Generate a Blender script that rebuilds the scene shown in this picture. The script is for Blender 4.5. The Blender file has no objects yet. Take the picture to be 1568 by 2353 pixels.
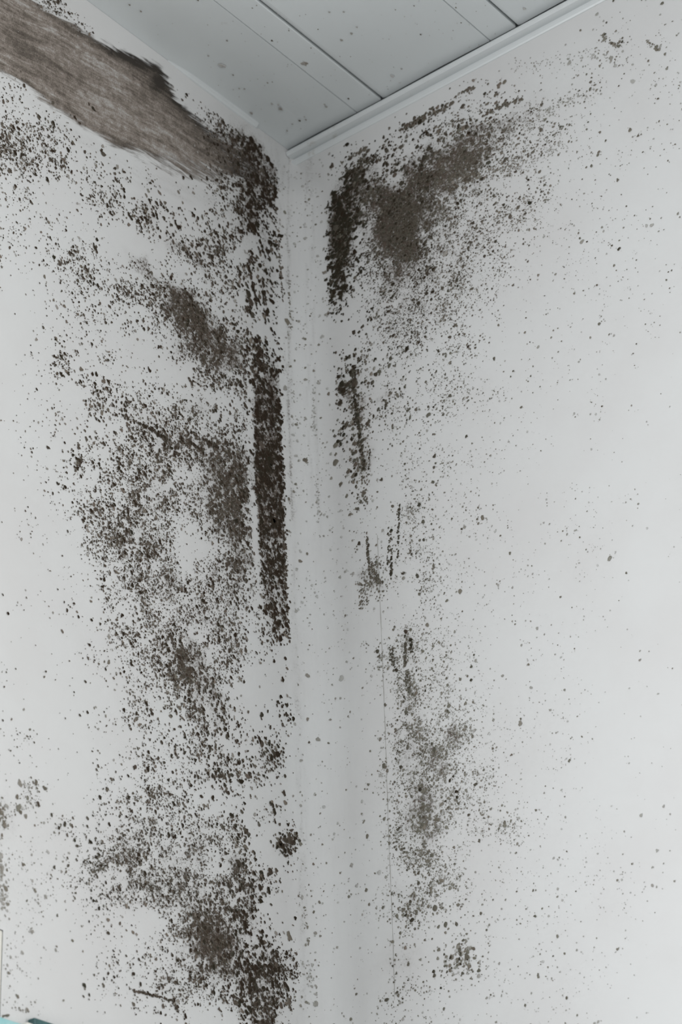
import bpy, math
import numpy as np
from mathutils import Matrix, Vector

# ------------------------------------------------------------------ camera, light, exposure
H = 2.6                                   # ceiling height, room corner stands at (0, 0)
CX, CY, F = 784.0, 1176.5, 5750.0         # image 1568 x 2353, focal length in pixels
PITCH, YAW, ROLL = map(math.radians, (30.26, 37.3, -2.45))
DIST = 2.6
fw = np.array([-math.cos(PITCH)*math.sin(YAW), math.cos(PITCH)*math.cos(YAW), math.sin(PITCH)])
r0 = np.cross(fw, [0, 0, 1]); r0 /= np.linalg.norm(r0); u0 = np.cross(r0, fw)
cr, sr = math.cos(ROLL), math.sin(ROLL)
rt, up = cr*r0 + sr*u0, -sr*r0 + cr*u0
cdir = F*fw + (672-CX)*rt - (352-CY)*up; cdir /= np.linalg.norm(cdir)
CAM = np.array([0, 0, H]) - cdir*DIST

FOCUS = 2.17
scene = bpy.context.scene
col = scene.collection
cam_data = bpy.data.cameras.new('camera')
cam = bpy.data.objects.new('camera', cam_data); col.objects.link(cam)
cam_data.sensor_fit = 'VERTICAL'; cam_data.sensor_height = 36.0
cam_data.lens = F/2353.0*36.0
cam.matrix_world = Matrix(((rt[0], up[0], -fw[0], CAM[0]), (rt[1], up[1], -fw[1], CAM[1]),
                           (rt[2], up[2], -fw[2], CAM[2]), (0, 0, 0, 1)))
cam_data.dof.use_dof = True
cam_data.dof.focus_distance = FOCUS
cam_data.dof.aperture_fstop = 11.0
scene.camera = cam

world = bpy.data.worlds.new('daylight'); scene.world = world
world.use_nodes = True
world.node_tree.nodes['Background'].inputs[0].default_value = (0.88, 0.95, 1.0, 1)
world.node_tree.nodes['Background'].inputs[1].default_value = 0.08


def area_light(name, loc, target, size, energy, color):
    d = bpy.data.lights.new(name, 'AREA'); d.shape = 'RECTANGLE'
    d.size, d.size_y = size; d.energy = energy; d.color = color
    o = bpy.data.objects.new(name, d); col.objects.link(o)
    o.location = loc
    o.rotation_euler = (Vector(target)-Vector(loc)).to_track_quat('-Z', 'Y').to_euler()


# daylight through the left opening; right one added to brighten the left wall
area_light('left_window_light', (-0.03, -1.30, 1.58), (1.0, -1.30, 1.58), (1.40, 1.35), 24, (0.975, 0.985, 1.0))
area_light('added_right_light', (2.0, 0.03, 1.45), (2.0, -1.0, 1.45), (1.5, 1.3), 62, (1.0, 0.99, 0.975))
# and a window across the room
area_light('room_window_light', (3.0, -3.0, 1.1), (0.0, 0.0, 1.3), (1.6, 1.6), 50, (0.97, 0.99, 1.0))
scene.view_settings.view_transform = 'Standard'
scene.view_settings.look = 'None'
scene.view_settings.gamma = 1.0
scene.view_settings.use_curve_mapping = False
scene.view_settings.exposure = 0.03

# ------------------------------------------------------------------ geometry of the corner


def rad(z):
    """radius of the coved corner: nearly sharp under the ceiling, wide further down"""
    t = np.clip((H-0.012-z)/0.06, 0, 1)
    return 0.007 + 0.035*t*t*(3-2*t)


def unproject(px, py):
    """where on the two walls the sight line of a picture point lands -> position, normal"""
    px = np.atleast_1d(np.asarray(px, float)); py = np.atleast_1d(np.asarray(py, float))
    d = F*fw[None] + (px-CX)[:, None]*rt[None] - (py-CY)[:, None]*up[None]
    d /= np.linalg.norm(d, axis=1)[:, None]
    t0 = -CAM[0]/d[:, 0]; t1 = -CAM[1]/d[:, 1]
    P0 = CAM+d*t0[:, None]; P1 = CAM+d*t1[:, None]
    z = np.minimum(P0[:, 2], P1[:, 2])
    for _ in range(3):
        r = rad(z)
        ox, oy = CAM[0]-r, CAM[1]+r
        a = d[:, 0]**2+d[:, 1]**2; b = ox*d[:, 0]+oy*d[:, 1]; c = ox*ox+oy*oy-r*r
        t = (-b+np.sqrt(np.maximum(b*b-a*c, 0)))/a
        P = CAM+d*t[:, None]
        N = np.stack([r-P[:, 0], -r-P[:, 1], 0*r], 1)/r[:, None]
        left = P0[:, 1] < -r; right = P1[:, 0] > r
        P[left] = P0[left]; N[left] = (1, 0, 0)
        P[right] = P1[right]; N[right] = (0, -1, 0)
        z = P[:, 2]
    return P, N


def project(P):
    q = P-CAM; w = q@fw
    return CX+F*(q@rt)/w, CY-F*(q@up)/w


# ------------------------------------------------------------------ how the mould is spread: one digit per 4 cm-ish patch
ROWS = """
0245300000000000000000000000000000000100
0002400000000000000000000000000000110110
0000000000000000000000000000000010241311
0000000000000000000000000000000011131121
3200000000100000000000000001211011311211
3210000000221000000000000024332112211111
3222100000024500000000001453334222111111
4443100000135640000000145455643332211111
5543210000135794000023436678644322111110
4534321000023686000354556887343112111000
3421344330124688000576457765323211111100
3310144363114677001765886543334311111100
2222113364234685001875876543443221111101
3222210044345565001946875544332221211101
2113430003566455001855775444321111101001
0123444442144456101744444443321011010110
0113434565524455101733444443311011111010
0012333347862445100523444543201101111100
0012332435886444100224444432111010110100
0022221223787554000223444332101010100100
0214222112677665100453343432111010101000
0113321120256576101564423331101010100000
0111144332232458100665423432211001000000
0112154543564358110374333322101010101000
1112222464445558210362322211111001000000
0101223446566548210562222110110100000000
0111433444457769201562222312101000000000
0112334454347779401151232111101010000000
0012333455356758600131233111110111101000
0101354544346747300121243122100000100000
0111245544136747301122232121210111100000
0011244553124646200132353111111001100000
0011134454135647200125323221111001000000
0001123445434446300055214121110100100000
0111113343544435400032113211111001010000
0001113343454425310010213221110101100000
0010123445334415410010142221101110000000
0000131345743523310013453321011010000000
1010012345764311110112343312101010000000
1000101343575112100011253422101111000000
0000011342565212300010143432211010100000
1100112341356312310010353342221010000000
2200000124254434100001354352211011000000
2201001243445436310011254532210111000000
1200023233355454220012354534211110001000
1420023354324412200012345442211111000000
3421023444332414000011356433211110100000
2134133453254421410010356313331111000000
2210233445343421710021345222221110100000
2212144445543632310011244221111111101000
2212344554544554210011233431111111111000
2121234445555572110011454332111010111000
1210122114566671120011354221112010101000
1210121103578664120011232231210110000000
2110011123469766220011233253101011010000
2200024322457767620011333452212110101000
1100023435555677310011332221210101000000
2110010234433567420011322211111020010100
1211000001210267310011322211111011101100
""".split()
GRID = np.array([[int(c) for c in (r+'0'*40)[:40]] for r in ROWS], float)
COVER = np.array([0.001, 0.009, 0.026, 0.062, 0.125, 0.215, 0.34, 0.50, 0.66, 0.85])


def vnoise(x, y, seed=0):
    """smooth value noise, 0..1"""
    xi = np.floor(x).astype(int); yi = np.floor(y).astype(int)
    fx = x-xi; fy = y-yi; fx = fx*fx*(3-2*fx); fy = fy*fy*(3-2*fy)

    def h(a, b):
        n = (a*374761393 + b*668265263 + seed*1442695041) & 0xffffffff
        n = ((n ^ (n >> 13))*1274126177) & 0xffffffff
        return ((n ^ (n >> 16)) & 0xffff)/65535.0
    return (h(xi, yi)*(1-fx)+h(xi+1, yi)*fx)*(1-fy)+(h(xi, yi+1)*(1-fx)+h(xi+1, yi+1)*fx)*fy


def ellipse(x, y, cx, cy, rx, ry, ang=0.0, p=1.0):
    a = math.radians(ang); c, s = math.cos(a), math.sin(a)
    dx, dy = x-cx, y-cy
    q = ((dx*c+dy*s)/rx)**2+((-dx*s+dy*c)/ry)**2
    return np.exp(-q**p)


def inpoly(x, y, poly, soft=8.0):
    """soft inside test: signed distance to a polygon"""
    n = len(poly); dist = np.full(np.shape(x), 1e9); ins = np.zeros(np.shape(x), bool)
    for i in range(n):
        (x0, y0), (x1, y1) = poly[i], poly[(i+1) % n]
        ex, ey = x1-x0, y1-y0
        t = np.clip(((x-x0)*ex+(y-y0)*ey)/(ex*ex+ey*ey+1e-9), 0, 1)
        dist = np.minimum(dist, np.hypot(x-x0-t*ex, y-y0-t*ey))
        if y0 != y1:
            cond = ((y0 > y) != (y1 > y)) & (x < (x1-x0)*(y-y0)/(y1-y0)+x0)
            ins ^= cond
    d = np.where(ins, dist, -dist)
    return np.clip(0.5+d/(2*soft), 0, 1)


SMEAR = [(-120, -140), (0, -60), (60, -8), (110, 28), (160, 52), (195, 80), (255, 108), (310, 132), (362, 152), (385, 185),
         (408, 235), (450, 272), (480, 300), (540, 330), (600, 380), (610, 420), (560, 428), (470, 418), (400, 398), (330, 364), (262, 332),
         (190, 288), (112, 238), (60, 192), (-10, 160), (-120, 100)]


def smear(x, y):
    w = vnoise(x/16, y/16, 5)*10-5
    return inpoly(x+w+8*vnoise(x/6, y/6, 6)-4, y+w*0.8, SMEAR, 14)


LEFT_EDGE_Y = [300, 345, 400, 470, 600, 900, 1150, 1400, 1500, 1650, 1900, 2050, 2200, 2240, 2353]
LEFT_EDGE_X = [600, 612, 638, 634, 648, 646, 654, 662, 664, 672, 680, 680, 682, 692, 668]
RIGHT_EDGE_Y = [340, 400, 500, 700, 850, 1050, 1250, 1400, 1700, 2353]
RIGHT_EDGE_X = [772, 762, 752, 754, 770, 782, 805, 835, 840, 850]


def cover(x, y):
    gx = np.clip(x/40-0.5, 0, 38.999); gy = np.clip(y/40-0.5, 0, 57.999)
    ix = gx.astype(int); iy = gy.astype(int); fx = gx-ix; fy = gy-iy
    c = COVER[GRID.astype(int)]
    v = (c[iy, ix]*(1-fx)+c[iy, ix+1]*fx)*(1-fy)+(c[iy+1, ix]*(1-fx)+c[iy+1, ix+1]*fx)*fy
    v = v*(1+0.75*ellipse(x, y, 900, 480, 190, 200, 0, 2)*.75+0.5*ellipse(x, y, 970, 1850, 90, 260, 0, 2)+0.35*ellipse(x, y, 960, 700, 160, 110, 0, 2)
           +0.3*ellipse(x, y, 420, 1200, 200, 320, 0, 2)+0.5*ellipse(x, y, 370, 1990, 210, 110, 0, 2))
    v = np.minimum(v, .9)
    # the clean strip in the corner keeps only faint specks
    le = np.interp(y, LEFT_EDGE_Y, LEFT_EDGE_X); re = np.interp(y, RIGHT_EDGE_Y, RIGHT_EDGE_X)
    strip = np.clip((x-le)/7, 0, 1)*np.clip((re-x)/7, 0, 1)
    v = v*(1-0.93*strip)+0.022*strip*np.clip((2100-y)/1200, .5, 1)
    # clean vertical gap left of the dark band
    gl = np.interp(y, [820, 1100, 1320, 1420], [572, 577, 592, 598])
    gap = np.exp(-((x-gl)/8.0)**4)*np.clip((y-820)/60, 0, 1)*np.clip((1400-y)/80, 0, 1)
    v = v*(1-0.85*gap)
    # the dark band itself
    band = np.clip((x-gl-8)/5, 0, 1)*np.clip((le-x)/5, 0, 1)
    amp = np.interp(y, [820, 900, 1000, 1080, 1200, 1260, 1420, 1500], [.3, .66, .66, .80, .74, .5, .38, 0])
    v = np.maximum(v, band*amp*np.where(y > 820, 1, 0)*np.where(y < 1500, 1, 0))
    # the wiped band carries few separate spots
    v = v*(1-0.9*smear(x, y)*np.clip((500-x)/70, 0, 1))
    # clean wipe under the smear and clean places
    for e in ((320, 440, 60, 12, 28, .9), (400, 455, 75, 16, 22, .85), (290, 545, 85, 22, 24, .8), (130, 440, 40, 22, 20, .7),
              (420, 620, 40, 18, 30, .8), (410, 850, 48, 30, 0, .85), (430, 1250, 24, 60, 0, .7), (340, 2110, 42, 26, 10, .8),
              (420, 1930, 28, 14, 0, .6), (960, 333, 50, 9, -28, .7), (610, 2080, 26, 40, 0, .6), (500, 985, 20, 14, 0, .3),
              (470, 1910, 30, 14, 0, .6)):
        v = v*(1-e[5]*ellipse(x, y, e[0], e[1], e[2], e[3], e[4], 2))
    return v


# soft brown-grey mould film between the spots: x, y, rx, ry, tilt, strength
FILM = [(838, 445, 46, 56, 20, .6), (560, 480, 70, 60, 30, .28), (1190, 270, 90, 26, -28, .22), (1010, 430, 120, 60, -30, .4), (940, 560, 100, 120, 0, .35), (415, 690, 55, 26, 45, .75), (455, 745, 80, 34, 45, .8), (510, 805, 45, 50, 60, .65), (325, 620, 45, 18, 40, .45),
        (440, 585, 60, 16, 38, .5), (545, 1090, 40, 60, 0, .55), (540, 1180, 34, 80, 0, .5), (560, 1290, 26, 60, 0, .45),
        (385, 1325, 20, 36, -10, .5), (330, 1230, 70, 26, 40, .3), (450, 1520, 20, 46, -28, .6), (480, 1590, 22, 40, -20, .5),
        (490, 2170, 58, 62, 20, .75), (545, 2000, 22, 22, 0, .55), (440, 1960, 70, 50, 0, .22), (560, 2240, 90, 50, 20, .35),
        (430, 2060, 120, 50, 10, .25), (600, 400, 34, 60, -20, .55), (540, 340, 60, 50, 40, .55), (600, 560, 22, 60, 0, .3),
        (612, 1020, 24, 150, 0, .55), (620, 1150, 26, 90, 0, .5), (610, 900, 20, 60, 0, .4), (440, 1000, 50, 20, 30, .3),
        (900, 510, 36, 80, 10, .82), (1045, 350, 88, 28, -28, .86), (975, 405, 90, 36, -33, .85), (925, 600, 45, 60, 15, .65), (830, 430, 40, 60, 0, .4), (890, 450, 50, 40, -30, .8),
        (785, 520, 18, 60, 5, .6), (785, 600, 16, 40, 0, .6), (965, 480, 90, 50, -30, .45), (930, 600, 60, 60, 0, .4),
        (950, 700, 90, 50, 0, .2), (1150, 300, 70, 22, -28, .4), (1060, 640, 70, 50, -20, .15),
        (965, 1850, 34, 60, 0, .5), (1045, 1690, 11, 34, -12, .6), (1005, 1745, 17, 44, -12, .5), (850, 1330, 18, 24, -15, .5),
        (945, 1680, 12, 60, 0, .35), (950, 1760, 26, 60, 0, .3), (975, 1900, 26, 40, 10, .4), (930, 2210, 50, 50, 0, .22),
        (935, 2060, 26, 30, 0, .3), (820, 930, 14, 70, -6, .4), (833, 1040, 10, 60, -8, .4), (50, 2040, 50, 60, 0, .1),
        (10, 1880, 14, 60, 0, .25), (935, 1490, 8, 34, 0, .4), (1160, 1890, 12, 16, 0, .3), (885, 920, 10, 30, 0, .3)]


def film(x, y):
    v = 0*x
    xw = x+(vnoise(x/24, y/28, 41)-.5)*44+(vnoise(x/8, y/9, 43)-.5)*16
    yw = y+(vnoise(x/26, y/24, 42)-.5)*44+(vnoise(x/8, y/9, 44)-.5)*16
    for e in FILM:
        v = np.maximum(v, e[5]*ellipse(xw, yw, *e[:5]))
    v = v*(0.50+0.6*vnoise(x/10, y/14, 9)+.35*vnoise(x/4, y/5, 19))
    c = cover(x, y)
    v = np.maximum(v, 0.62*np.clip((c-0.12)/0.6, 0, 1)*(.6+.8*vnoise(x/9, y/13, 29)))
    # a faint veil around every mouldy zone
    v = v+0.05*np.clip(c*8, 0, 1)+0.05*np.clip(c/0.1, 0, 1)*vnoise(x/25, y/25, 3)
    le = np.interp(y, LEFT_EDGE_Y, LEFT_EDGE_X); re = np.interp(y, RIGHT_EDGE_Y, RIGHT_EDGE_X)
    strip = np.clip((x-le+2)/8, 0, 1)*np.clip((re-x+2)/8, 0, 1)
    v = v*(1-strip)
    # vertical wipe lines in the clean corner strip
    for xx in ((665, 655, 672, 700), (706, 700, 722, 740), (716, 715, 738, 781)):
        xl = np.interp(y, [400, 900, 1400, 2300], [xx[0], xx[1]+8, xx[2]+6, xx[3]])
        v = v+0.22*np.exp(-((x-xl)/5.0)**2)*(vnoise(x/4, y/45, 11) > .45)*strip*np.clip((1500-y)/500, .25, 1)
    v = v+0.26*strip*np.exp(-((x-le-14)/16)**2)*vnoise(x/5, y/30, 12)+.05*strip*vnoise(x/4, y/60, 14)+.05*strip*np.clip((700-y)/300, 0, 1)  # strip tint: mottled by the left edge, thin streaks, stronger towards the top
    # the arc of the cloth that wiped the wall clean below the smear
    arc = inpoly(x, y, [(60, 200), (200, 300), (320, 372), (470, 430), (500, 470), (430, 470), (300, 420), (160, 320), (60, 240)], 10)
    v = np.where(arc > 0, v+arc*0.26*(vnoise(x*.01+y*.002, (y-.5*x)/5, 13)), v)
    return np.clip(v, 0, 1)


# ------------------------------------------------------------------ materials
def new_mat(name):
    m = bpy.data.materials.new(name); m.use_nodes = True
    nt = m.node_tree; return m, nt, nt.nodes['Principled BSDF']


def N(nt, kind, **kw):
    n = nt.nodes.new(kind)
    for k, v in kw.items():
        setattr(n, k, v)
    return n


def math_node(nt, op, a, b=None, clamp=False):
    n = N(nt, 'ShaderNodeMath', operation=op, use_clamp=clamp)
    for i, v in enumerate((a, b)):
        if v is None:
            continue
        if isinstance(v, (int, float)):
            n.inputs[i].default_value = v
        else:
            nt.links.new(v, n.inputs[i])
    return n.outputs[0]


def noise(nt, scale, detail=3, vec=None, rough=0.55):
    n = N(nt, 'ShaderNodeTexNoise'); n.inputs['Scale'].default_value = scale
    n.inputs['Detail'].default_value = detail; n.inputs['Roughness'].default_value = rough
    if vec is None:
        vec = N(nt, 'ShaderNodeTexCoord').outputs['Object']
    nt.links.new(vec, n.inputs['Vector'])
    return n.outputs['Fac']


def mix_col(nt, fac, a, b):
    n = N(nt, 'ShaderNodeMix', data_type='RGBA')
    for s, v in ((n.inputs[0], fac), (n.inputs[6], a), (n.inputs[7], b)):
        if isinstance(v, (tuple, float)):
            s.default_value = v
        else:
            nt.links.new(v, s)
    return n.outputs[2]


def ramp(nt, fac, lo, hi):
    n = N(nt, 'ShaderNodeMapRange', interpolation_type='SMOOTHSTEP')
    n.inputs['From Min'].default_value = lo; n.inputs['From Max'].default_value = hi
    nt.links.new(fac, n.inputs['Value'])
    return n.outputs['Result']


WALL = (0.660, 0.660, 0.655, 1)
BROWN = (0.085, 0.062, 0.046, 1)


def wall_material():
    m, nt, b = new_mat('white_wall_with_mould_film')
    at = N(nt, 'ShaderNodeAttribute', attribute_name='film').outputs['Fac']
    n1 = noise(nt, 420, 4, rough=.7); n2 = noise(nt, 70, 3)
    base = mix_col(nt, ramp(nt, noise(nt, 9, 4), .35, .7), WALL, (0.635, 0.628, 0.622, 1))
    # the film breaks up into fine specks
    thr = math_node(nt, 'ADD', math_node(nt, 'MULTIPLY', at, 0.62), math_node(nt, 'MULTIPLY', math_node(nt, 'SUBTRACT', n1, 0.5), 1.6))
    g = ramp(nt, math_node(nt, 'ADD', thr, math_node(nt, 'MULTIPLY', math_node(nt, 'SUBTRACT', n2, 0.5), .35)), 0.10, 0.62)
    fac = math_node(nt, 'ADD', math_node(nt, 'MULTIPLY', math_node(nt, 'MULTIPLY', g, 0.95), ramp(nt, at, 0.03, .5)),
                    math_node(nt, 'MULTIPLY', at, 0.34), True)
    c = mix_col(nt, fac, base, BROWN)
    nt.links.new(c, b.inputs['Base Color'])
    b.inputs['Roughness'].default_value = 0.48
    bp = N(nt, 'ShaderNodeBump'); bp.inputs['Strength'].default_value = 0.08; bp.inputs['Distance'].default_value = 0.001
    nt.links.new(noise(nt, 260, 3), bp.inputs['Height']); nt.links.new(bp.outputs[0], b.inputs['Normal'])
    return m


def plastic_material(name, color, dirt=(0.30, 0.27, 0.22, 1), amount=0.5, rough=0.35, lo=.66, hi=.8):
    m, nt, b = new_mat(name)
    n1 = noise(nt, 60, 5, rough=.6); n2 = noise(nt, 14, 2)
    f = math_node(nt, 'MULTIPLY', math_node(nt, 'MULTIPLY', ramp(nt, n1, lo, hi), ramp(nt, n2, .45, .7)), amount)
    nt.links.new(mix_col(nt, f, color, dirt), b.inputs['Base Color'])
    b.inputs['Roughness'].default_value = rough
    return m


def spot_material():
    m, nt, b = new_mat('mould_growth')
    at = N(nt, 'ShaderNodeAttribute', attribute_name='tone').outputs['Fac']
    hue = N(nt, 'ShaderNodeAttribute', attribute_name='hue').outputs['Fac']
    dark = mix_col(nt, hue, (0.026, 0.016, 0.009, 1), (0.024, 0.022, 0.013, 1))
    n1 = noise(nt, 900, 2)
    t = math_node(nt, 'ADD', at, math_node(nt, 'MULTIPLY', math_node(nt, 'SUBTRACT', n1, .5), .25), True)
    mid = mix_col(nt, hue, (0.205, 0.168, 0.138, 1), (0.20, 0.190, 0.155, 1))
    lo_ = mix_col(nt, math_node(nt, 'MULTIPLY', t, 2.0, True), (0.60, 0.60, 0.59, 1), mid)
    hi_ = mix_col(nt, math_node(nt, 'SUBTRACT', math_node(nt, 'MULTIPLY', t, 2.0), 1.0, True), lo_, dark)
    nt.links.new(hi_, b.inputs['Base Color'])
    b.inputs['Roughness'].default_value = 0.9
    b.inputs['Specular IOR Level'].default_value = 0.15
    return m


def smear_material(ay, az):
    """wiped mould: streaks run along the direction (ay, az) in the plane of the left wall"""
    m, nt, b = new_mat('wiped_mould_smear')
    geo = N(nt, 'ShaderNodeTexCoord').outputs['Object']
    sp = N(nt, 'ShaderNodeSeparateXYZ'); nt.links.new(geo, sp.inputs[0])
    Y, Z = sp.outputs[1], sp.outputs[2]
    along = math_node(nt, 'ADD', math_node(nt, 'MULTIPLY', Y, ay), math_node(nt, 'MULTIPLY', Z, az))
    across = math_node(nt, 'SUBTRACT', math_node(nt, 'MULTIPLY', Z, ay), math_node(nt, 'MULTIPLY', Y, az))
    warp = math_node(nt, 'MULTIPLY', math_node(nt, 'SUBTRACT', noise(nt, 6, 2), .5), .03)
    cb = N(nt, 'ShaderNodeCombineXYZ')
    nt.links.new(math_node(nt, 'MULTIPLY', along, 0.11), cb.inputs[0])
    nt.links.new(math_node(nt, 'ADD', across, warp), cb.inputs[1])
    s1 = noise(nt, 260, 4, cb.outputs[0], .65)
    cb2 = N(nt, 'ShaderNodeCombineXYZ')
    nt.links.new(math_node(nt, 'MULTIPLY', along, 0.22), cb2.inputs[0])
    nt.links.new(math_node(nt, 'ADD', across, warp), cb2.inputs[1])
    s2 = noise(nt, 90, 4, cb2.outputs[0], .6)
    gr = noise(nt, 700, 3)
    dk = N(nt, 'ShaderNodeAttribute', attribute_name='dark').outputs['Fac']
    al = N(nt, 'ShaderNodeAttribute', attribute_name='alpha').outputs['Fac']
    v = math_node(nt, 'ADD', math_node(nt, 'MULTIPLY', math_node(nt, 'SUBTRACT', s1, .5), 0.95),
                  math_node(nt, 'MULTIPLY', math_node(nt, 'SUBTRACT', s2, .5), 0.9))
    v = math_node(nt, 'ADD', v, math_node(nt, 'MULTIPLY', math_node(nt, 'SUBTRACT', gr, .5), .6))
    v = math_node(nt, 'ADD', v, math_node(nt, 'MULTIPLY', math_node(nt, 'SUBTRACT', noise(nt, 130, 5, rough=.7), .5), .9))
    v = math_node(nt, 'ADD', math_node(nt, 'ADD', v, dk), 0.0, True)
    cr_ = N(nt, 'ShaderNodeValToRGB')
    e = cr_.color_ramp.elements
    e[0].position = 0.0; e[0].color = (0.44, 0.42, 0.40, 1)
    e[1].position = 1.0; e[1].color = (0.028, 0.021, 0.015, 1)
    k = e.new(0.33); k.color = (0.245, 0.207, 0.178, 1)
    k = e.new(0.6); k.color = (0.12, 0.098, 0.08, 1)
    nt.links.new(v, cr_.inputs[0])
    nt.links.new(cr_.outputs[0], b.inputs['Base Color'])
    b.inputs['Roughness'].default_value = 0.8
    tr = N(nt, 'ShaderNodeBsdfTransparent'); mx = N(nt, 'ShaderNodeMixShader')
    a2 = ramp(nt, math_node(nt, 'ADD', al, math_node(nt, 'MULTIPLY', math_node(nt, 'SUBTRACT', s1, .5), 1.5)), .22, .80)
    nt.links.new(a2, mx.inputs[0]); nt.links.new(tr.outputs[0], mx.inputs[1]); nt.links.new(b.outputs[0], mx.inputs[2])
    nt.links.new(mx.outputs[0], nt.nodes['Material Output'].inputs[0])
    return m


# ------------------------------------------------------------------ mesh helpers
def link_mesh(name, verts, faces, mat, parent=None, smooth=True):
    me = bpy.data.meshes.new(name)
    me.from_pydata([tuple(map(float, v)) for v in verts], [], [tuple(map(int, f)) for f in faces])
    me.materials.append(mat)
    if smooth:
        me.polygons.foreach_set('use_smooth', [True]*len(me.polygons))
    me.update()
    o = bpy.data.objects.new(name, me); col.objects.link(o)
    if parent:
        o.parent = parent
    return o


def attr(o, name, vals):
    a = o.data.attributes.new(name, 'FLOAT', 'POINT')
    a.data.foreach_set('value', np.asarray(vals, np.float32))


def structure(o):
    o['kind'] = 'structure'; return o


def extrude_x(name, prof, x0, x1, mat, n=1):
    """closed profile of (y, z) points swept along x"""
    xs = np.linspace(x0, x1, n+1); k = len(prof)
    V = [(x, y, z) for x in xs for y, z in prof]
    Fc = [(i*k+j, i*k+(j+1) % k, (i+1)*k+(j+1) % k, (i+1)*k+j) for i in range(n) for j in range(k)]
    Fc += [tuple(range(k))[::-1], tuple(n*k+j for j in range(k))]
    return link_mesh(name, V, Fc, mat, smooth=False)


def box(name, lo, hi, mat, bevel=0.0):
    (a, b, c), (d, e, f) = lo, hi
    V = [(a, b, c), (d, b, c), (d, e, c), (a, e, c), (a, b, f), (d, b, f), (d, e, f), (a, e, f)]
    Fc = [(0, 3, 2, 1), (4, 5, 6, 7), (0, 1, 5, 4), (1, 2, 6, 5), (2, 3, 7, 6), (3, 0, 4, 7)]
    o = link_mesh(name, V, Fc, mat, smooth=False)
    if bevel:
        md = o.modifiers.new('bevel', 'BEVEL'); md.width = bevel; md.segments = 3
    return o


# ------------------------------------------------------------------ the walls
M_wall = wall_material()
EDGE_Y = float(unproject(3, 2320)[0][0, 1])            # the left wall ends here, at the window reveal
REVEAL_Z = float(unproject(2, 2135)[0][0, 2])
SILL_Z = float(unproject(85, 2344)[0][0, 2])           # top of the teal tiles
ROOM = 3.4
TH = 0.12


def wall_grid(side):
    step = 0.0026
    zs = np.concatenate([np.arange(H, H-1.16, -step), [H-1.3, H-1.6, H-1.8, H-2.0, 0.0]])
    if side == 'left':
        k = int(round(REVEAL_Z/1e9))
        flat = np.concatenate([np.arange(step, 0.46, step), [0.6, 1.0, 1.6, 1.95, ROOM]])
    else:
        flat = np.concatenate([np.arange(step, 0.60, step), [0.75, 1.1, 1.25, 1.7, 2.75, ROOM]])
    arcn = 16
    V = []
    for z in zs:
        r = float(rad(np.array(z)))
        for i in range(arcn+1):
            a = math.pi/4*(1-i/arcn)                 # from the middle of the cove to the tangent point
            d = r*(1-math.cos(a)); e = r-r*math.sin(a)
            V.append((d, -e, z) if side == 'left' else (e, -d, z))
        for q in flat:
            V.append((0, -(r+q), z) if side == 'left' else (r+q, 0, z))
    V = np.array(V); nc = arcn+1+len(flat); Fc = []
    idx = np.arange(len(zs)*nc).reshape(len(zs), nc)
    for i in range(len(zs)-1):
        for j in range(nc-1):
            f = (idx[i, j], idx[i+1, j], idx[i+1, j+1], idx[i, j+1])
            fy, fz = V[f[2], 1], V[list(f), 2]
            if side == 'left' and -2.05 < fy and fz.min() > H-2.01 and (
                    (fy < EDGE_Y-0.0013 and fz.max() < REVEAL_Z) or (fy < -0.63 and fz.max() < H-0.35)):
                continue
            if side == 'right' and 1.25 < V[f[0], 0] < 2.75 and H-1.85 < V[f[1], 2] and V[f[0], 2] < H-0.49:  # added opening for the right-hand light, out of view
                continue
            Fc.append(f if side == 'right' else f[::-1])
    used = np.unique(np.array(Fc).ravel()); remap = -np.ones(len(V), int); remap[used] = np.arange(len(used))
    V = V[used]; Fc = [tuple(remap[list(f)]) for f in Fc]
    o = link_mesh('wall_'+side, V, Fc, M_wall)
    px, py = project(V)
    inside = (px > -80) & (px < 1650) & (py > -80) & (py < 2430)
    fv = np.zeros(len(V)); fv[inside] = film(px[inside], py[inside])
    attr(o, 'film', fv)
    return structure(o)


wall_left = wall_grid('left')
wall_right = wall_grid('right')

# ------------------------------------------------------------------ the panelled ceiling
M_ceil = plastic_material('white_plastic_panelling', (0.61, 0.64, 0.645, 1), amount=0.45, rough=0.32)
GAP0, PITCHX, GROOVE = 0.1222, 0.1652, 0.0318
prof = [(-0.01, 0.0)]
k = 0
while GAP0+k*PITCHX < ROOM:
    g = GAP0+k*PITCHX
    s = g-GROOVE
    # the wide part is dished very slightly, then a fine step, the narrow flat, and the open joint
    prev = prof[-1][0]
    mid = (prev+s)/2
    prof += [(prev+0.012, 0.0004), (mid, 0.0012), (s-0.012, 0.0005), (s-0.0007, 0.0), (s, 0.0022), (s+0.0007, 0.0), (s+0.004, 0.0),
             (g-0.0022, 0.0), (g-0.0014, 0.0006), (g-0.0013, 0.022), (g+0.0013, 0.022), (g+0.0015, 0.0010), (g+0.0035, 0.0003), (g+0.006, 0.0)]
    k += 1
prof.append((ROOM, 0.0))
ys = [-0.0072, -0.3, -0.8, -1.6, -ROOM]
V = [(x, y, H+dz) for y in ys for x, dz in prof]
n = len(prof)
Fc = [(i*n+j, i*n+j+1, (i+1)*n+j+1, (i+1)*n+j) for i in range(len(ys)-1) for j in range(n-1)]
m0 = len(V)
V += [(-0.01, 0.0005, H+0.03), (ROOM, 0.0005, H+0.03), (ROOM, ys[-1], H+0.03), (-0.01, ys[-1], H+0.03)]
Fc.append((m0, m0+3, m0+2, m0+1))
V += [(-0.01, 0.0005, H-0.004), (ROOM, 0.0005, H-0.004)]
Fc.append((m0, m0+1, m0+5, m0+4))
structure(link_mesh('ceiling', V, Fc, M_ceil, smooth=False))

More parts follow.
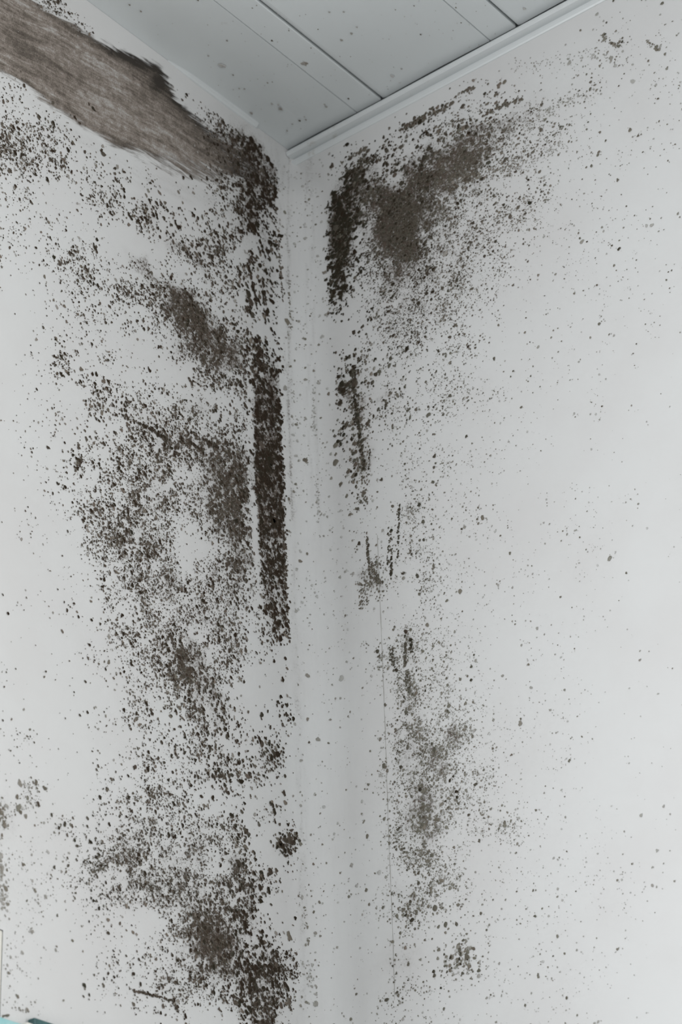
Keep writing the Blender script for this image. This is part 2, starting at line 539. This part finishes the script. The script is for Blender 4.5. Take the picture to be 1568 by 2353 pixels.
# floor far below the frame, light tiles that bounce the daylight
M_floor = plastic_material('pale_floor', (0.42, 0.42, 0.41, 1), rough=0.5)
structure(box('floor', (-0.2, -ROOM, -0.05), (ROOM, 0.2, 0.0), M_floor))

# ------------------------------------------------------------------ ceiling trims
M_trim = plastic_material('white_plastic_trim', (0.62, 0.645, 0.65, 1), dirt=(0.27, 0.22, 0.15, 1), amount=0.35, rough=0.28, lo=.58, hi=.7)
prof = [(0.004, -0.0187), (-0.0012, -0.0187), (-0.0023, -0.0174), (-0.0031, -0.0152), (-0.0035, -0.0130), (-0.0012, -0.0114), (-0.0012, -0.0103),
        (-0.0092, -0.0098), (-0.0106, -0.0088), (-0.0112, -0.0070), (-0.0112, -0.0052), (-0.0104, -0.0043), (-0.0060, -0.0036), (0.004, -0.0036)]
structure(extrude_x('trim_1', [(y, H+z) for y, z in prof], 0.0006, ROOM, M_trim))
# bead of the edge profile that shows along the left wall
lp, _ = unproject([432, 586], [160, 281])
y0b, y1b = float(lp[0, 1]), float(lp[1, 1])
V = []
pf = [(0.0, -0.0038), (0.0016, -0.0036), (0.0030, -0.0022), (0.0046, -0.0012), (0.0052, 0.0012), (0.0, 0.0012)]
yy = [y0b-0.03, y0b, (y0b+y1b)/2, y1b, y1b+0.006]
sc = [0.15, 0.8, 1.0, 1.0, 0.1]
V = [(x*s_, y, H+z*s_) for y, s_ in zip(yy, sc) for x, z in pf]
k = len(pf)
Fc = [(i*k+j, (i+1)*k+j, (i+1)*k+(j+1) % k, i*k+(j+1) % k) for i in range(len(yy)-1) for j in range(k)]
Fc += [tuple(range(k)), tuple((len(yy)-1)*k+j for j in range(k))[::-1]]
structure(link_mesh('trim_2', V, Fc, M_trim, smooth=False))

# ------------------------------------------------------------------ window reveal and teal tiles at the lower left
M_jamb = plastic_material('cream_reveal', (0.74, 0.72, 0.66, 1), rough=0.4)
structure(box('trim_3', (-0.14, EDGE_Y-0.010, SILL_Z-0.004), (-0.0006, EDGE_Y+0.0002, REVEAL_Z), M_jamb, 0.0015))


def tile_material(name, color, dark):
    m, nt, b = new_mat(name)
    nt.links.new(mix_col(nt, ramp(nt, noise(nt, 90, 4), .35, .7), color, dark), b.inputs['Base Color'])
    b.inputs['Roughness'].default_value = 0.18
    return m


def thing(o, label, cat, group=None):
    o['label'] = label; o['category'] = cat
    if group:
        o['group'] = group
    return o


q, _ = unproject([62, 44, 130], [2338, 2338, 2365])
ya, yb = float(q[0, 1]), float(q[1, 1])
t1 = box('wall_tile', (0.0004, ya, SILL_Z-0.15), (0.0075, ya+0.15, SILL_Z-0.002), tile_material('dark_teal_glaze', (0.030, 0.085, 0.088, 1), (0.045, 0.12, 0.12, 1)), 0.0012)
thing(t1, 'dark teal glazed wall tile at the foot of the left wall', 'tile')
t2 = box('wall_tile', (0.0004, ya-0.155, SILL_Z-0.15), (0.0075, yb-0.0005, SILL_Z-0.0100), tile_material('pale_cyan_glaze', (0.28, 0.55, 0.57, 1), (0.36, 0.60, 0.60, 1)), 0.0012)
thing(t2, 'pale cyan glazed wall tile in the bottom left corner', 'tile')
gr = box('trim_4', (0.0003, yb, SILL_Z-0.15), (0.0085, ya-0.0003, SILL_Z-0.0075), M_jamb, 0.0015)
structure(gr)

# ------------------------------------------------------------------ the wiped brown smear
gx, gy = np.meshgrid(np.arange(-60, 600, 5.0), np.arange(-60, 460, 5.0))
sv = smear(gx.ravel(), gy.ravel()).reshape(gx.shape)
ok = sv > 0.0
P, Nn = unproject(gx.ravel(), gy.ravel())
P = P+Nn*0.00025
ok &= (P[:, 2].reshape(gx.shape) < H-0.004)
idx = np.arange(gx.size).reshape(gx.shape)
Fc = []
for i in range(gx.shape[0]-1):
    for j in range(gx.shape[1]-1):
        if ok[i, j] and ok[i+1, j] and ok[i, j+1] and ok[i+1, j+1]:
            Fc.append((idx[i, j], idx[i+1, j], idx[i+1, j+1], idx[i, j+1]))
used = np.unique(np.array(Fc).ravel()); remap = -np.ones(gx.size, int); remap[used] = np.arange(len(used))
Fc = [tuple(remap[list(f)]) for f in Fc]
a0, _ = unproject([200, 330], [210, 283])
dv = a0[1]-a0[0]; dl = math.hypot(dv[1], dv[2])
sx, sy = gx.ravel()[used], gy.ravel()[used]
o = link_mesh('mould_smear', P[used], Fc, smear_material(dv[1]/dl, dv[2]/dl))
dark = 0.36+0*sx
for e in ((320, 142, 75, 11, 22, .75), (372, 185, 22, 30, 45, .7), (410, 230, 40, 22, 48, .45), (480, 310, 60, 40, 45, .35), (560, 380, 40, 40, 0, .5),
          (235, 100, 60, 12, 30, .4), (150, 62, 60, 8, 32, .25), (90, 130, 110, 45, 38, .14), (40, 100, 50, 40, 30, .12), (330, 215, 70, 30, 45, .15), (345, 165, 60, 22, 30, .25), (440, 265, 60, 16, 48, .3),
          (230, 240, 55, 22, 30, -.05), (260, 175, 80, 22, 35, -.12), (330, 290, 100, 18, 28, -.10), (110, 60, 60, 16, 35, -.08), (440, 380, 60, 18, 15, -.08),
          (190, 275, 150, 7, 34, .12), (330, 350, 90, 7, 24, .12)):
    dark = dark+e[5]*ellipse(sx, sy, *e[:5])
attr(o, 'dark', dark)
fade = 1-0.5*np.clip((sx-440)/120, 0, 1)
fade = fade*(1-.42*ellipse(sx, sy, 430, 385, 130, 22, 16, 2))*(1-.25*ellipse(sx, sy, 330, 352, 160, 12, 30, 2))
attr(o, 'alpha', sv.ravel()[used]*fade)
thing(o, 'brown wiped smear of mould slanting across the left wall just under the ceiling', 'mould stain')
o['kind'] = 'stuff'

# ------------------------------------------------------------------ the separate spots
M_spot = spot_material()
rng = np.random.default_rng(7)
SIZE = [(600, 480, 60, 220, 0, 1.15), (620, 1050, 45, 420, 0, 1.1), (790, 560, 50, 240, 0, 1.3), (860, 400, 90, 110, 0, .7), (1000, 270, 160, 60, -25, .8),
        (240, 400, 180, 70, 30, .55), (470, 650, 60, 90, 0, .4), (560, 1750, 100, 160, 0, 1.0), (600, 2180, 70, 200, 0, 1.0), (810, 950, 50, 180, 0, 1.1),
        (1040, 2180, 80, 60, 0, 1.3), (420, 500, 110, 80, 30, .8), (600, 700, 60, 160, 0, .8), (280, 950, 120, 60, 0, .4), (650, 1930, 30, 60, 0, 1.2)]
FINE = [(370, 1990, 220, 120, 0, .9), (400, 1250, 170, 300, 0, .5), (1000, 1300, 140, 500, 0, 1.2), (980, 1850, 90, 220, 0, .6), (1250, 2000, 250, 500, 0, .8), (900, 620, 120, 140, 0, 1.2), (1010, 620, 150, 160, 0, .7), (340, 1280, 140, 140, 0, .35), (1000, 1800, 100, 200, 0, .3), (430, 2010, 150, 100, 0, .2), (1300, 700, 250, 400, 0, .8),
        (1000, 480, 90, 60, 0, .4), (1350, 1400, 220, 900, 0, .7), (70, 480, 90, 120, 0, .3), (1100, 2150, 60, 100, 0, -.3)]


def size_at(x, y):
    v = 1.18+0*x
    for e in SIZE:
        v = v+0.66*e[5]*ellipse(x, y, *e[:5])
    for e in FINE:
        v = v-0.32*e[5]*ellipse(x, y, *e[:5])
    return np.maximum(v, 0.85)


def tone_at(x, y):
    """how dark the growth is: old colonies near the corner, faint ones far out"""
    v = 0.80+0*x
    v = v-0.22*(x > 800)*np.clip((y-700)/500, 0, 1)-0.10*(x > 1000)
    v = v-0.12*np.clip((x-1100)/300, 0, 1)
    v = v-0.42*np.clip((200-x)/90, 0, 1)*np.clip((y-1650)/200, 0, 1)
    v = v+0.14*ellipse(x, y, 620, 1000, 40, 450, 0, 2)+0.12*ellipse(x, y, 600, 420, 50, 180, 0, 2)+0.12*ellipse(x, y, 785, 560, 45, 190, 0, 2)
    v = v+0.08*ellipse(x, y, 600, 2200, 80, 150, 0, 2)
    le = np.interp(y, LEFT_EDGE_Y, LEFT_EDGE_X); re = np.interp(y, RIGHT_EDGE_Y, RIGHT_EDGE_X)
    strip = (x > le+4) & (x < re-4)
    v = np.where(strip, 0.34, v)
    v = np.where((y > 1500) & (x > 690) & (x < 900), np.minimum(v, 0.45), v)
    return v


xs, ys_, rs, ts = [], [], [], []


def sow(n, seed):
    x = rng.uniform(-12, 1580, n); y = rng.uniform(-12, 2365, n)
    c = cover(x, y)
    # clumps at two scales, drawn out along the growth direction
    cl = vnoise(x/15, y/17, seed)*0.6+vnoise(x/38+y/90, y/42, seed+1)*0.75+vnoise(x/7, y/8, seed+2)*0.35
    cl = np.clip((cl-0.38)*1.9, 0.14, 2.0)*np.where(c < .5, 1.35, 1.0)
    need = -np.log(1-np.clip(c, 0, .93))            # area to sow so that overlapping spots give the cover
    need = need*np.where(c < .5, cl, 0.45+0.55*cl)
    hole = np.clip((vnoise(x/4.6, y/7.5, seed+5)*.65+vnoise(x/11, y/15, seed+6)*.35-.30)*4, .12, 1)
    need = need*np.where(c > .22, hole*1.12, 1.0)
    s = size_at(x, y)
    r = s*np.exp(rng.normal(0, 0.52, n))
    r = np.where(rng.random(n) < 0.012, r*1.7, r)
    r = np.clip(r, 0.5, np.where(x < 540, 4.5, 6.5))
    le = np.interp(y, LEFT_EDGE_Y, LEFT_EDGE_X)
    area = (s**2)*np.where(x < le, 2.5, 3.3)
    prob = need/area*(1568*2353*1.03/n)
    keep = rng.random(n) < prob
    return x[keep], y[keep], r[keep], c[keep]


X, Y, R, C = sow(4500000, 21)
T = tone_at(X, Y)+rng.normal(0, 1, len(X))*np.where(C > .3, .06, .12)
T = T+0.05*np.minimum(R-1.3, 3)
faint = rng.random(len(X)) < np.where(C < .03, 0.50, np.where(C < .2, .18, .05))
T = np.where(faint, T*rng.uniform(.35, .75, len(X)), T)
# lone larger colonies, plus spots painting the dark gap at the trim end: x, y, radius, tone
SOLO = [(204, 240, 4, .9), (214, 251, 7, .95), (172, 272, 5, .95), (182, 283, 4, .9), (233, 347, 6, .9), (238, 355, 7, .8), (581, 524, 13, 1), (572, 520, 8, 1),
        (590, 516, 9, 1), (560, 322, 7, .95), (577, 322, 10, 1), (588, 340, 8, 1), (303, 1006, 7, .95), (183, 1060, 7, .95), (186, 1056, 4, .9), (343, 851, 6, .95),
        (219, 1120, 3, .9), (295, 493, 5, .9), (258, 505, 3, .9), (106, 503, 4, .9), (376, 477, 5, .95), (384, 484, 5, .95), (404, 515, 5, .95), (218, 571, 7, .95),
        (222, 579, 5, .9), (130, 822, 3, .9), (190, 1196, 5, .95), (965, 1160, 7, .93), (826, 1248, 6, .92), (975, 1240, 5, .85), (1000, 1048, 6.5, .85),
        (1002, 1065, 4, .8), (998, 1075, 5, .8), (933, 1452, 8, .92), (932, 1462, 5, .9), (869, 1498, 7, .85), (872, 1508, 5, .75), (786, 884, 10, .98), (789, 898, 9, .98),
        (782, 895, 8, .95), (784, 925, 7, .95), (773, 1021, 9, .6), (772, 1062, 9, .6), (772, 1045, 5, .6), (770, 1002, 6, .75), (784, 1113, 6, .7), (798, 1140, 5, .6),
        (1084, 1532, 5.5, .8), (1084, 1563, 5, .9), (1110, 1190, 7, .6), (1068, 1212, 5, .4), (995, 1132, 3, .8), (1173, 1272, 5, .6), (1062, 1216, 4, .8), (865, 861, 7, .9),
        (898, 824, 6, .85), (896, 840, 6, .75), (931, 890, 5, .8), (1136, 825, 5, .75), (903, 978, 5, .75), (903, 985, 5, .7), (1028, 1381, 5, .6), (960, 1324, 7, .85),
        (900, 1317, 5, .95), (926, 1319, 4, .9), (929, 1318, 5, .8), (934, 1480, 4, .9), (912, 1540, 5, .95), (886, 1620, 5, .7), (1196, 1662, 8, .45), (1198, 1652, 4, .7),
        (1265, 1632, 5, .35), (1380, 304, 5, .6), (1161, 188, 7, .6), (1145, 217, 5, .75), (1185, 237, 6, .65), (1404, 135, 8, .4), (1405, 140, 5, .4), (1389, 92, 7, .5),
        (1412, 103, 6, .45), (1373, 33, 6, .3), (1335, 70, 4, .55), (1529, 125, 5, .55), (1510, 108, 6, .6), (889, 347, 7, .85), (867, 371, 6, .9), (1120, 262, 6, .8),
        (87, 1848, 6, .85), (118, 1873, 5, .85), (102, 1811, 5, .7), (134, 1903, 5, .95), (148, 1894, 6, .9), (165, 1898, 4, .8), (183, 1644, 4, .9), (124, 1993, 5, .85),
        (156, 1990, 4, .8), (46, 1800, 8, .45), (42, 1855, 9, .5), (46, 1866, 6, .7), (348, 1638, 6, .95), (393, 1737, 5, .95), (371, 1706, 6, .9), (423, 1730, 6, .9),
        (602, 1709, 8, .85), (628, 1730, 8, .9), (630, 1738, 6, .95), (658, 1620, 6, .95), (642, 1645, 5, .95), (662, 1656, 5, .9), (615, 1635, 4, .95), (626, 1850, 6, .95),
        (630, 1864, 7, .95), (621, 1845, 4, .95), (555, 1865, 6, .8), (566, 1911, 8, .9), (562, 1906, 6, .8), (563, 1946, 7, .65), (655, 1930, 9, .9), (665, 1922, 9, .85),
        (650, 1945, 8, .95), (662, 1955, 6, .95), (668, 1938, 5, .9), (661, 1983, 5, .95), (688, 1932, 5, .85), (691, 1940, 5, .5), (620, 2003, 8, .9), (578, 2064, 7, .9),
        (660, 2270, 9, .97), (655, 2262, 8, .95), (306, 2238, 5, .95), (322, 2262, 5, .95), (248, 2237, 4, .95), (237, 2265, 5, .7), (395, 2195, 5, .9), (357, 2232, 4, .9),
        (1057, 2184, 8, .75), (1060, 2192, 6, .9), (1076, 2188, 7, .6), (1057, 2204, 5, .97), (1076, 2204, 4, .97), (1037, 2200, 6, .95), (1060, 2216, 4, .97), (1022, 2193, 4, .9),
        (998, 2233, 6, .9), (999, 2242, 5, .8), (1014, 2270, 4, .97), (1064, 2237, 5, .8), (1035, 1794, 5, .97), (1043, 1785, 4, .97), (1050, 1820, 6, .97), (1051, 1832, 5, .97),
        (1054, 1846, 3, .97), (1078, 1873, 6, .8), (1102, 1932, 5, .75), (1161, 1898, 7, .5), (1160, 1890, 6, .6), (1150, 1897, 5, .4), (1233, 1862, 4, .6), (1226, 2047, 4, .7),
        (1231, 2106, 5, .7), (1282, 2152, 5, .5), (1303, 2294, 5, .7), (1208, 2311, 5, .7), (1237, 2240, 5, .6), (1327, 2183, 4, .35), (1338, 1693, 4, .5), (1176, 1735, 4, .6),
        (684, 371, 4, .8), (688, 373, 3, .85), (681, 368, 3, .7), (702, 372, 4, .5), (545, 1605, 3, .8), (843, 2045, 5, .6), (845, 1922, 6, .6), (809, 1988, 6, .35), (690, 1290, 5, .5),  # leading spots here paint the dark gap at the trim end
        (707, 1552, 6, .4), (726, 2306, 8, .35), (1146, 1345, 4, .3), (1500, 2035, 5, .35), (975, 1900, 9, .5), (1016, 2025, 8, .5)]
A = np.array(SOLO)
# rows of spots along drips and scratches: x0, y0, x1, y1, count, width, radius, tone
DRIP = [(1130, 330, 1330, 215, 150, 26, 1.9, .34), (1150, 400, 1300, 330, 110, 26, 1.8, .34), (1180, 160, 1420, 120, 90, 40, 1.7, .32), (1040, 420, 1180, 380, 120, 22, 2.2, .5), (805, 400, 870, 360, 60, 16, 3.6, .85), (830, 470, 880, 420, 60, 18, 3.6, .8), (0, 2337, 26, 2331, 12, 2, 2.4, .62), (40, 2318, 60, 2325, 8, 6, 2, .4), (768, 440, 764, 700, 70, 5, 4.2, .96), (782, 450, 778, 640, 80, 7, 4.5, .97), (795, 420, 800, 620, 60, 8, 4, .93), (812, 840, 822, 980, 70, 5, 4, .92), (823, 960, 838, 1080, 46, 5, 4, .9),
        (832, 1060, 842, 1170, 30, 6, 3, .7), (852, 1030, 848, 1080, 16, 1, 2, .9), (843, 1225, 852, 1330, 34, 3, 3, .8), (852, 1290, 872, 1340, 60, 6, 2.4, .75),
        (832, 1340, 830, 1400, 26, 5, 2.4, .65), (846, 1330, 842, 1390, 26, 8, 2.2, .6), (918, 1160, 916, 1280, 34, 1.6, 2.6, .88), (900, 1210, 890, 1300, 18, 5, 3, .85),
        (902, 1255, 900, 1330, 14, 2, 3.4, .9), (872, 1515, 875, 1545, 6, 1, 1.6, .8), (933, 1475, 932, 1530, 40, 3, 2.6, .82), (945, 1470, 946, 1500, 10, 3, 4, .9),
        (900, 1490, 904, 1520, 16, 5, 3, .85), (905, 1525, 912, 1545, 10, 4, 2.6, .85), (938, 1540, 940, 1590, 34, 6, 2.5, .8), (885, 920, 888, 935, 12, 4, 3, .8),
        (578, 640, 590, 700, 22, 3, 4, .97), (568, 655, 575, 720, 20, 3, 4, .97), (604, 640, 610, 740, 26, 4, 3.6, .9), (640, 560, 652, 700, 26, 3, 2.6, .7), (590, 770, 600, 850, 60, 9, 4.5, .95),
        (616, 1260, 632, 1460, 60, 5, 3.4, .92), (650, 1180, 664, 1480, 60, 4, 3.2, .85), (280, 955, 345, 985, 34, 5, 3, .9), (345, 985, 385, 1010, 34, 5, 3.4, .92), (470, 1010, 495, 1030, 22, 4, 3.6, .95),
        (430, 1010, 470, 1040, 20, 4, 3.4, .92), (300, 2275, 400, 2300, 34, 4, 2.6, .85), (395, 2300, 410, 2325, 12, 3, 2.8, .9), (325, 2280, 360, 2290, 16, 3, 2.4, .9), (465, 215, 530, 262, 20, 9, 3.4, .6),
        (500, 250, 560, 275, 20, 6, 4, .85), (805, 365, 850, 335, 26, 6, 3, .65), (826, 372, 848, 345, 16, 3, 3.4, .8), (920, 300, 1040, 235, 90, 12, 3.2, .75), (1060, 215, 1090, 200, 16, 7, 3, .7),
        (1110, 262, 1200, 225, 50, 12, 3, .7), (880, 1500, 882, 1560, 6, 1, 1.5, .5), (1005, 1105, 1003, 1118, 3, 2, 2.6, .7), (640, 1600, 665, 1660, 12, 9, 3, .93), (560, 1640, 530, 1700, 10, 5, 3, .93),
        (1385, 80, 1415, 105, 14, 7, 2.8, .5), (1490, 95, 1515, 115, 12, 8, 2.6, .55), (0, 1860, 12, 1900, 20, 6, 4, .5), (0, 1960, 10, 2090, 30, 6, 4, .35), (665, 870, 680, 930, 12, 5, 1.6, .25),
        (664, 640, 668, 760, 24, 2, 2.0, .5), (720, 880, 724, 1000, 24, 4, 2.2, .25), (728, 1100, 733, 1200, 20, 4, 2.2, .25), (700, 2080, 708, 2180, 16, 6, 2.4, .45), (706, 2210, 725, 2290, 26, 12, 2.4, .3)]
dx_, dy_, dr_, dt_ = [], [], [], []
for x0, y0, x1, y1, cnt, wd, r_, t_ in DRIP:
    cnt = int(cnt*1.7); t = rng.random(cnt)
    dx_ += list(x0+(x1-x0)*t+rng.normal(0, wd*.6, cnt)); dy_ += list(y0+(y1-y0)*t+rng.normal(0, wd*.3, cnt))
    dr_ += list(r_*np.exp(rng.normal(0, .3, cnt))); dt_ += list(t_+rng.normal(0, .08, cnt))
X = np.concatenate([X, A[:, 0], dx_]); Y = np.concatenate([Y, A[:, 1], dy_])
R = np.concatenate([R, A[:, 2]*np.where(A[:, 0] > 900, .66, .78), np.array(dr_)*.68]); T = np.clip(np.concatenate([T, A[:, 3], dt_]), 0.12, 1)

print('SPOTS', len(X))
P, NN = unproject(X, Y)
keep = P[:, 2] < H-0.0225
keep &= ~((P[:, 1] < EDGE_Y) & (P[:, 2] < REVEAL_Z)) & (P[:, 2] > np.where(X < 50, SILL_Z-0.0115, SILL_Z+0.002))
X, Y, R, T, P, NN = (a[keep] for a in (X, Y, R, T, P, NN))


def spots_object(name, sel, label, seedhue):
    p, nrm, r, t = P[sel], NN[sel], R[sel], T[sel]
    n_ = len(p)
    dist = np.linalg.norm(p-CAM, axis=1)
    rm = r*dist/F                                   # radius in metres
    tang = np.stack([-nrm[:, 1], nrm[:, 0], 0*rm], 1)
    zup = np.array([0, 0, 1.0])
    K = 8
    ang = np.linspace(0, 2*math.pi, K, endpoint=False)[None]+rng.uniform(0, 1, (n_, 1))
    onleft = (nrm[:, 0] > .8)[:, None]
    lean = np.where(onleft, -1.1, np.where((Y[sel] < 800)[:, None], .7, 1.5))+rng.normal(0, .75, (n_, 1))
    wob = 1+rng.normal(0, .21, (n_, K)) + np.where(onleft, .22, .12)*np.cos(2*(ang-lean))
    wob = np.clip(wob, .45, 1.7)
    rr = rm[:, None]*wob*np.where(onleft, 1.06, 1.0)
    # on the foreshortened wall a spot of this height is a little wider along the wall than it looks
    A_ = np.cos(ang)*rr*1.12; B_ = np.sin(ang)*rr*1.12
    rim = p[:, None]+tang[:, None]*A_[..., None]+zup*B_[..., None]+nrm[:, None]*(0.00030+0.0003*t[:, None, None])
    rim2 = p[:, None]+tang[:, None]*(A_*.8)[..., None]+zup*(B_*.8)[..., None]+nrm[:, None]*(0.00038+0.0003*t[:, None, None]+0.00003*r[:, None, None])
    vs = np.concatenate([rim, rim2], 1).reshape(-1, 3)
    base = (np.arange(n_)*2*K)[:, None]
    j = np.arange(K); j2 = (j+1) % K
    quads = np.stack([base+j, base+j2, base+K+j2, base+K+j], 2).reshape(-1, 4)
    caps = (base+K+j)
    me = bpy.data.meshes.new(name)
    nl = quads.size+caps.size; nf = len(quads)+len(caps)
    me.vertices.add(len(vs)); me.vertices.foreach_set('co', vs.astype(np.float32).ravel())
    me.loops.add(nl); me.loops.foreach_set('vertex_index', np.concatenate([quads.ravel(), caps.ravel()]).astype(np.int32))
    me.polygons.add(nf)
    starts = np.concatenate([np.arange(len(quads))*4, quads.size+np.arange(len(caps))*K]).astype(np.int32)
    me.polygons.foreach_set('loop_start', starts)
    me.update(calc_edges=True)
    me.materials.append(M_spot)
    o_ = bpy.data.objects.new(name, me); col.objects.link(o_)
    tt = np.repeat(t[:, None], 2*K, 1); tt[:, :K] *= 0.80
    attr(o_, 'tone', tt.ravel())
    attr(o_, 'hue', np.repeat(np.clip(seedhue+rng.normal(0, .25, n_), 0, 1), 2*K))
    thing(o_, label, 'mould'); o_['kind'] = 'stuff'
    return o_


LE = np.interp(Y, LEFT_EDGE_Y, LEFT_EDGE_X); RE = np.interp(Y, RIGHT_EDGE_Y, RIGHT_EDGE_X)
left = X <= LE+6; right = X >= RE-6
gl = np.interp(Y, [820, 1100, 1320, 1420], [576, 580, 594, 600])
band = left & (Y > 815) & (Y < 1500) & (X > gl)
topl = left & (Y < 560) & (X > 440)
farl = left & (X <= 240) & (Y > 1560)
rband = right & (X < 850+0.05*(Y-700)) & (X < 880) & (Y > 380) & (Y < 1420)
rtop = right & ~rband & (Y < 800) & (X < 1250)
rlow = right & ~rband & (Y >= 1420) & (X < 1130)
rmid = right & ~rband & (Y >= 800) & (Y < 1420) & (X < 1130)
sets = [
    (band, 'near-black band of mould running down the left wall right beside the corner', .1),
    (topl, 'thick black-brown mould clump high on the left wall where the smear meets the corner', .1),
    (farl, 'faint grey mould specks low on the far left edge of the left wall', .6),
    (left & ~band & ~topl & ~farl & (Y < 560), 'dark mould spots scattered under the brown smear on the left wall', .25),
    (left & ~band & ~topl & ~farl & (Y >= 560) & (Y < 860), 'mould patch with a dense brown middle on the upper left wall', .2),
    (left & ~band & ~topl & ~farl & (Y >= 860) & (Y < 1560), 'broad speckled mould patch across the middle of the left wall', .2),
    (left & ~band & ~topl & ~farl & (Y >= 1560) & (Y < 2060), 'thinner speckled mould patch on the lower left wall', .3),
    (left & ~band & ~topl & ~farl & (Y >= 2060), 'dense dark mould patch at the bottom of the left wall by the corner', .2),
    (rband, 'dark drip-like column of mould down the right wall beside the corner', .55),
    (rtop, 'large dark mould patch on the right wall under the ceiling trim', .45),
    (rmid, 'sparse mould dots on the middle of the right wall', .8),
    (rlow, 'olive-grey speckled mould patch on the lower right wall', .8),
    (right & ~rband & (X >= 1130) & ~rtop, 'tiny scattered mould specks on the clean outer part of the right wall', .8),
    (~left & ~right, 'pale grey mould specks in the rounded corner between the walls', .7),
]
for s_, lab, hue in sets:
    if s_.sum():
        spots_object('mould_patch', s_, lab, hue)

# ------------------------------------------------------------------ fine scratch on the right wall, specks on the ceiling


def on_ceiling(px, py, z=H):
    d = F*fw+(px-CX)*rt-(py-CY)*up; t = (z-CAM[2])/d[2]
    return CAM+d*t


cs = [(698, 146, 9, .35), (704, 145, 6, .45), (902, 175, 6, .12), (689, 277, 4, .8), (703, 275, 3, .45), (625, 93, 3.5, .8), (801, 226, 3, .75), (715, 110, 2, .6), (808, 77, 4, .4),
      (785, 92, 4, .4), (967, 79, 2.5, .8), (952, 13, 2, .7), (909, 22, 2, .5), (645, 250, 7, .35), (578, 260, 5, .35), (664, 70, 2, .6), (625, 238, 4, .25), (640, 240, 4, .2),
      (324, 26, 3, .5), (298, 11, 3, .5), (522, 93, 2.5, .6), (536, 172, 3, .45), (455, 0, 3, .6), (508, 150, 8, .2), (515, 152, 6, .2), (479, 128, 3, .35), (550, 203, 3, .35),
      (562, 204, 3, .35), (1048, 17, 2.5, .5), (1060, 52, 2, .5), (820, 62, 3, .3), (790, 27, 3, .3), (757, 28, 3, .3), (731, 67, 2, .5), (750, 245, 4, .3), (746, 240, 3, .3),
      (615, 190, 2.5, .5), (626, 188, 2, .4), (580, 18, 2, .5), (590, 12, 2, .4), (660, 300, 3, .35), (672, 285, 2.5, .35), (700, 268, 2, .35), (1205, 20, 5, .15), (923, 158, 3, .3)]
for _ in range(150):
    cs.append((rng.uniform(330, 1150), rng.uniform(0, 300), rng.uniform(.8, 1.7), rng.uniform(.08, .35)))
cp, ct, crr = [], [], []
lx = lambda py_: 268+(py_-42)*1.325
for px_, py_, r_, t_ in cs:
    if px_ < lx(py_)+8 or py_ > 343-(px_-668)*.535-8:
        continue
    p_ = on_ceiling(px_, py_)
    cp.append(p_); crr.append(r_); ct.append(t_)
save = (P, NN, R, T)
P, NN, R, T = np.array(cp), np.tile([0, 0, -1.0], (len(cp), 1)), np.array(crr), np.array(ct)


def ceiling_specks():
    vs, fs, tone = [], [], []
    for p_, r_, t_ in zip(P, R, T):
        rm = r_*1.5/F; K = 9
        b0 = len(vs)
        a0_ = rng.uniform(0, 6)
        for lay, (sc_, dz) in enumerate(((1, .0002), (.75, .0006))):
            for k_ in range(K):
                a_ = a0_+2*math.pi*k_/K; w = rm*sc_*(1+.3*math.sin(k_*2.3+a0_))
                vs.append((p_[0]+math.cos(a_)*w, p_[1]+math.sin(a_)*w*1.6, H-dz)); tone.append(t_)
        fs += [(b0+k_, b0+(k_+1) % K, b0+K+(k_+1) % K, b0+K+k_) for k_ in range(K)]
        fs.append(tuple(b0+K+k_ for k_ in range(K)))
    o_ = link_mesh('ceiling_specks', vs, fs, M_spot, smooth=False)
    attr(o_, 'tone', tone); attr(o_, 'hue', [.5]*len(tone))
    thing(o_, 'small brown dirt specks on the white panelled ceiling', 'dirt specks'); o_['kind'] = 'stuff'


ceiling_specks()
P, NN, R, T = save
# hairline running down the right wall
ly = np.arange(1230, 2300, 12.0)
lxp = np.interp(ly, [1230, 1400, 1600, 1700, 1920, 2130, 2300], [868, 875, 883, 887, 894, 903, 908])
pa, na = unproject(lxp, ly)
vs, fs, tone = [], [], []
for i, p_ in enumerate(pa):
    w = 0.00026*(0.6+0.5*math.sin(i*.9))
    vs += [(p_[0]-w, -0.0003, p_[2]), (p_[0], -0.0006, p_[2]), (p_[0]+w, -0.0003, p_[2])]; tone += [.32]*3
    if i:
        b0 = 3*i
        fs += [(b0-3, b0, b0+1, b0-2), (b0-2, b0+1, b0+2, b0-1)]
o = link_mesh('hairline_scratch', vs, fs, M_spot, smooth=False)
attr(o, 'tone', tone); attr(o, 'hue', [.6]*len(tone))
thing(o, 'thin grey vertical hairline scratch on the lower right wall near the corner', 'scratch')
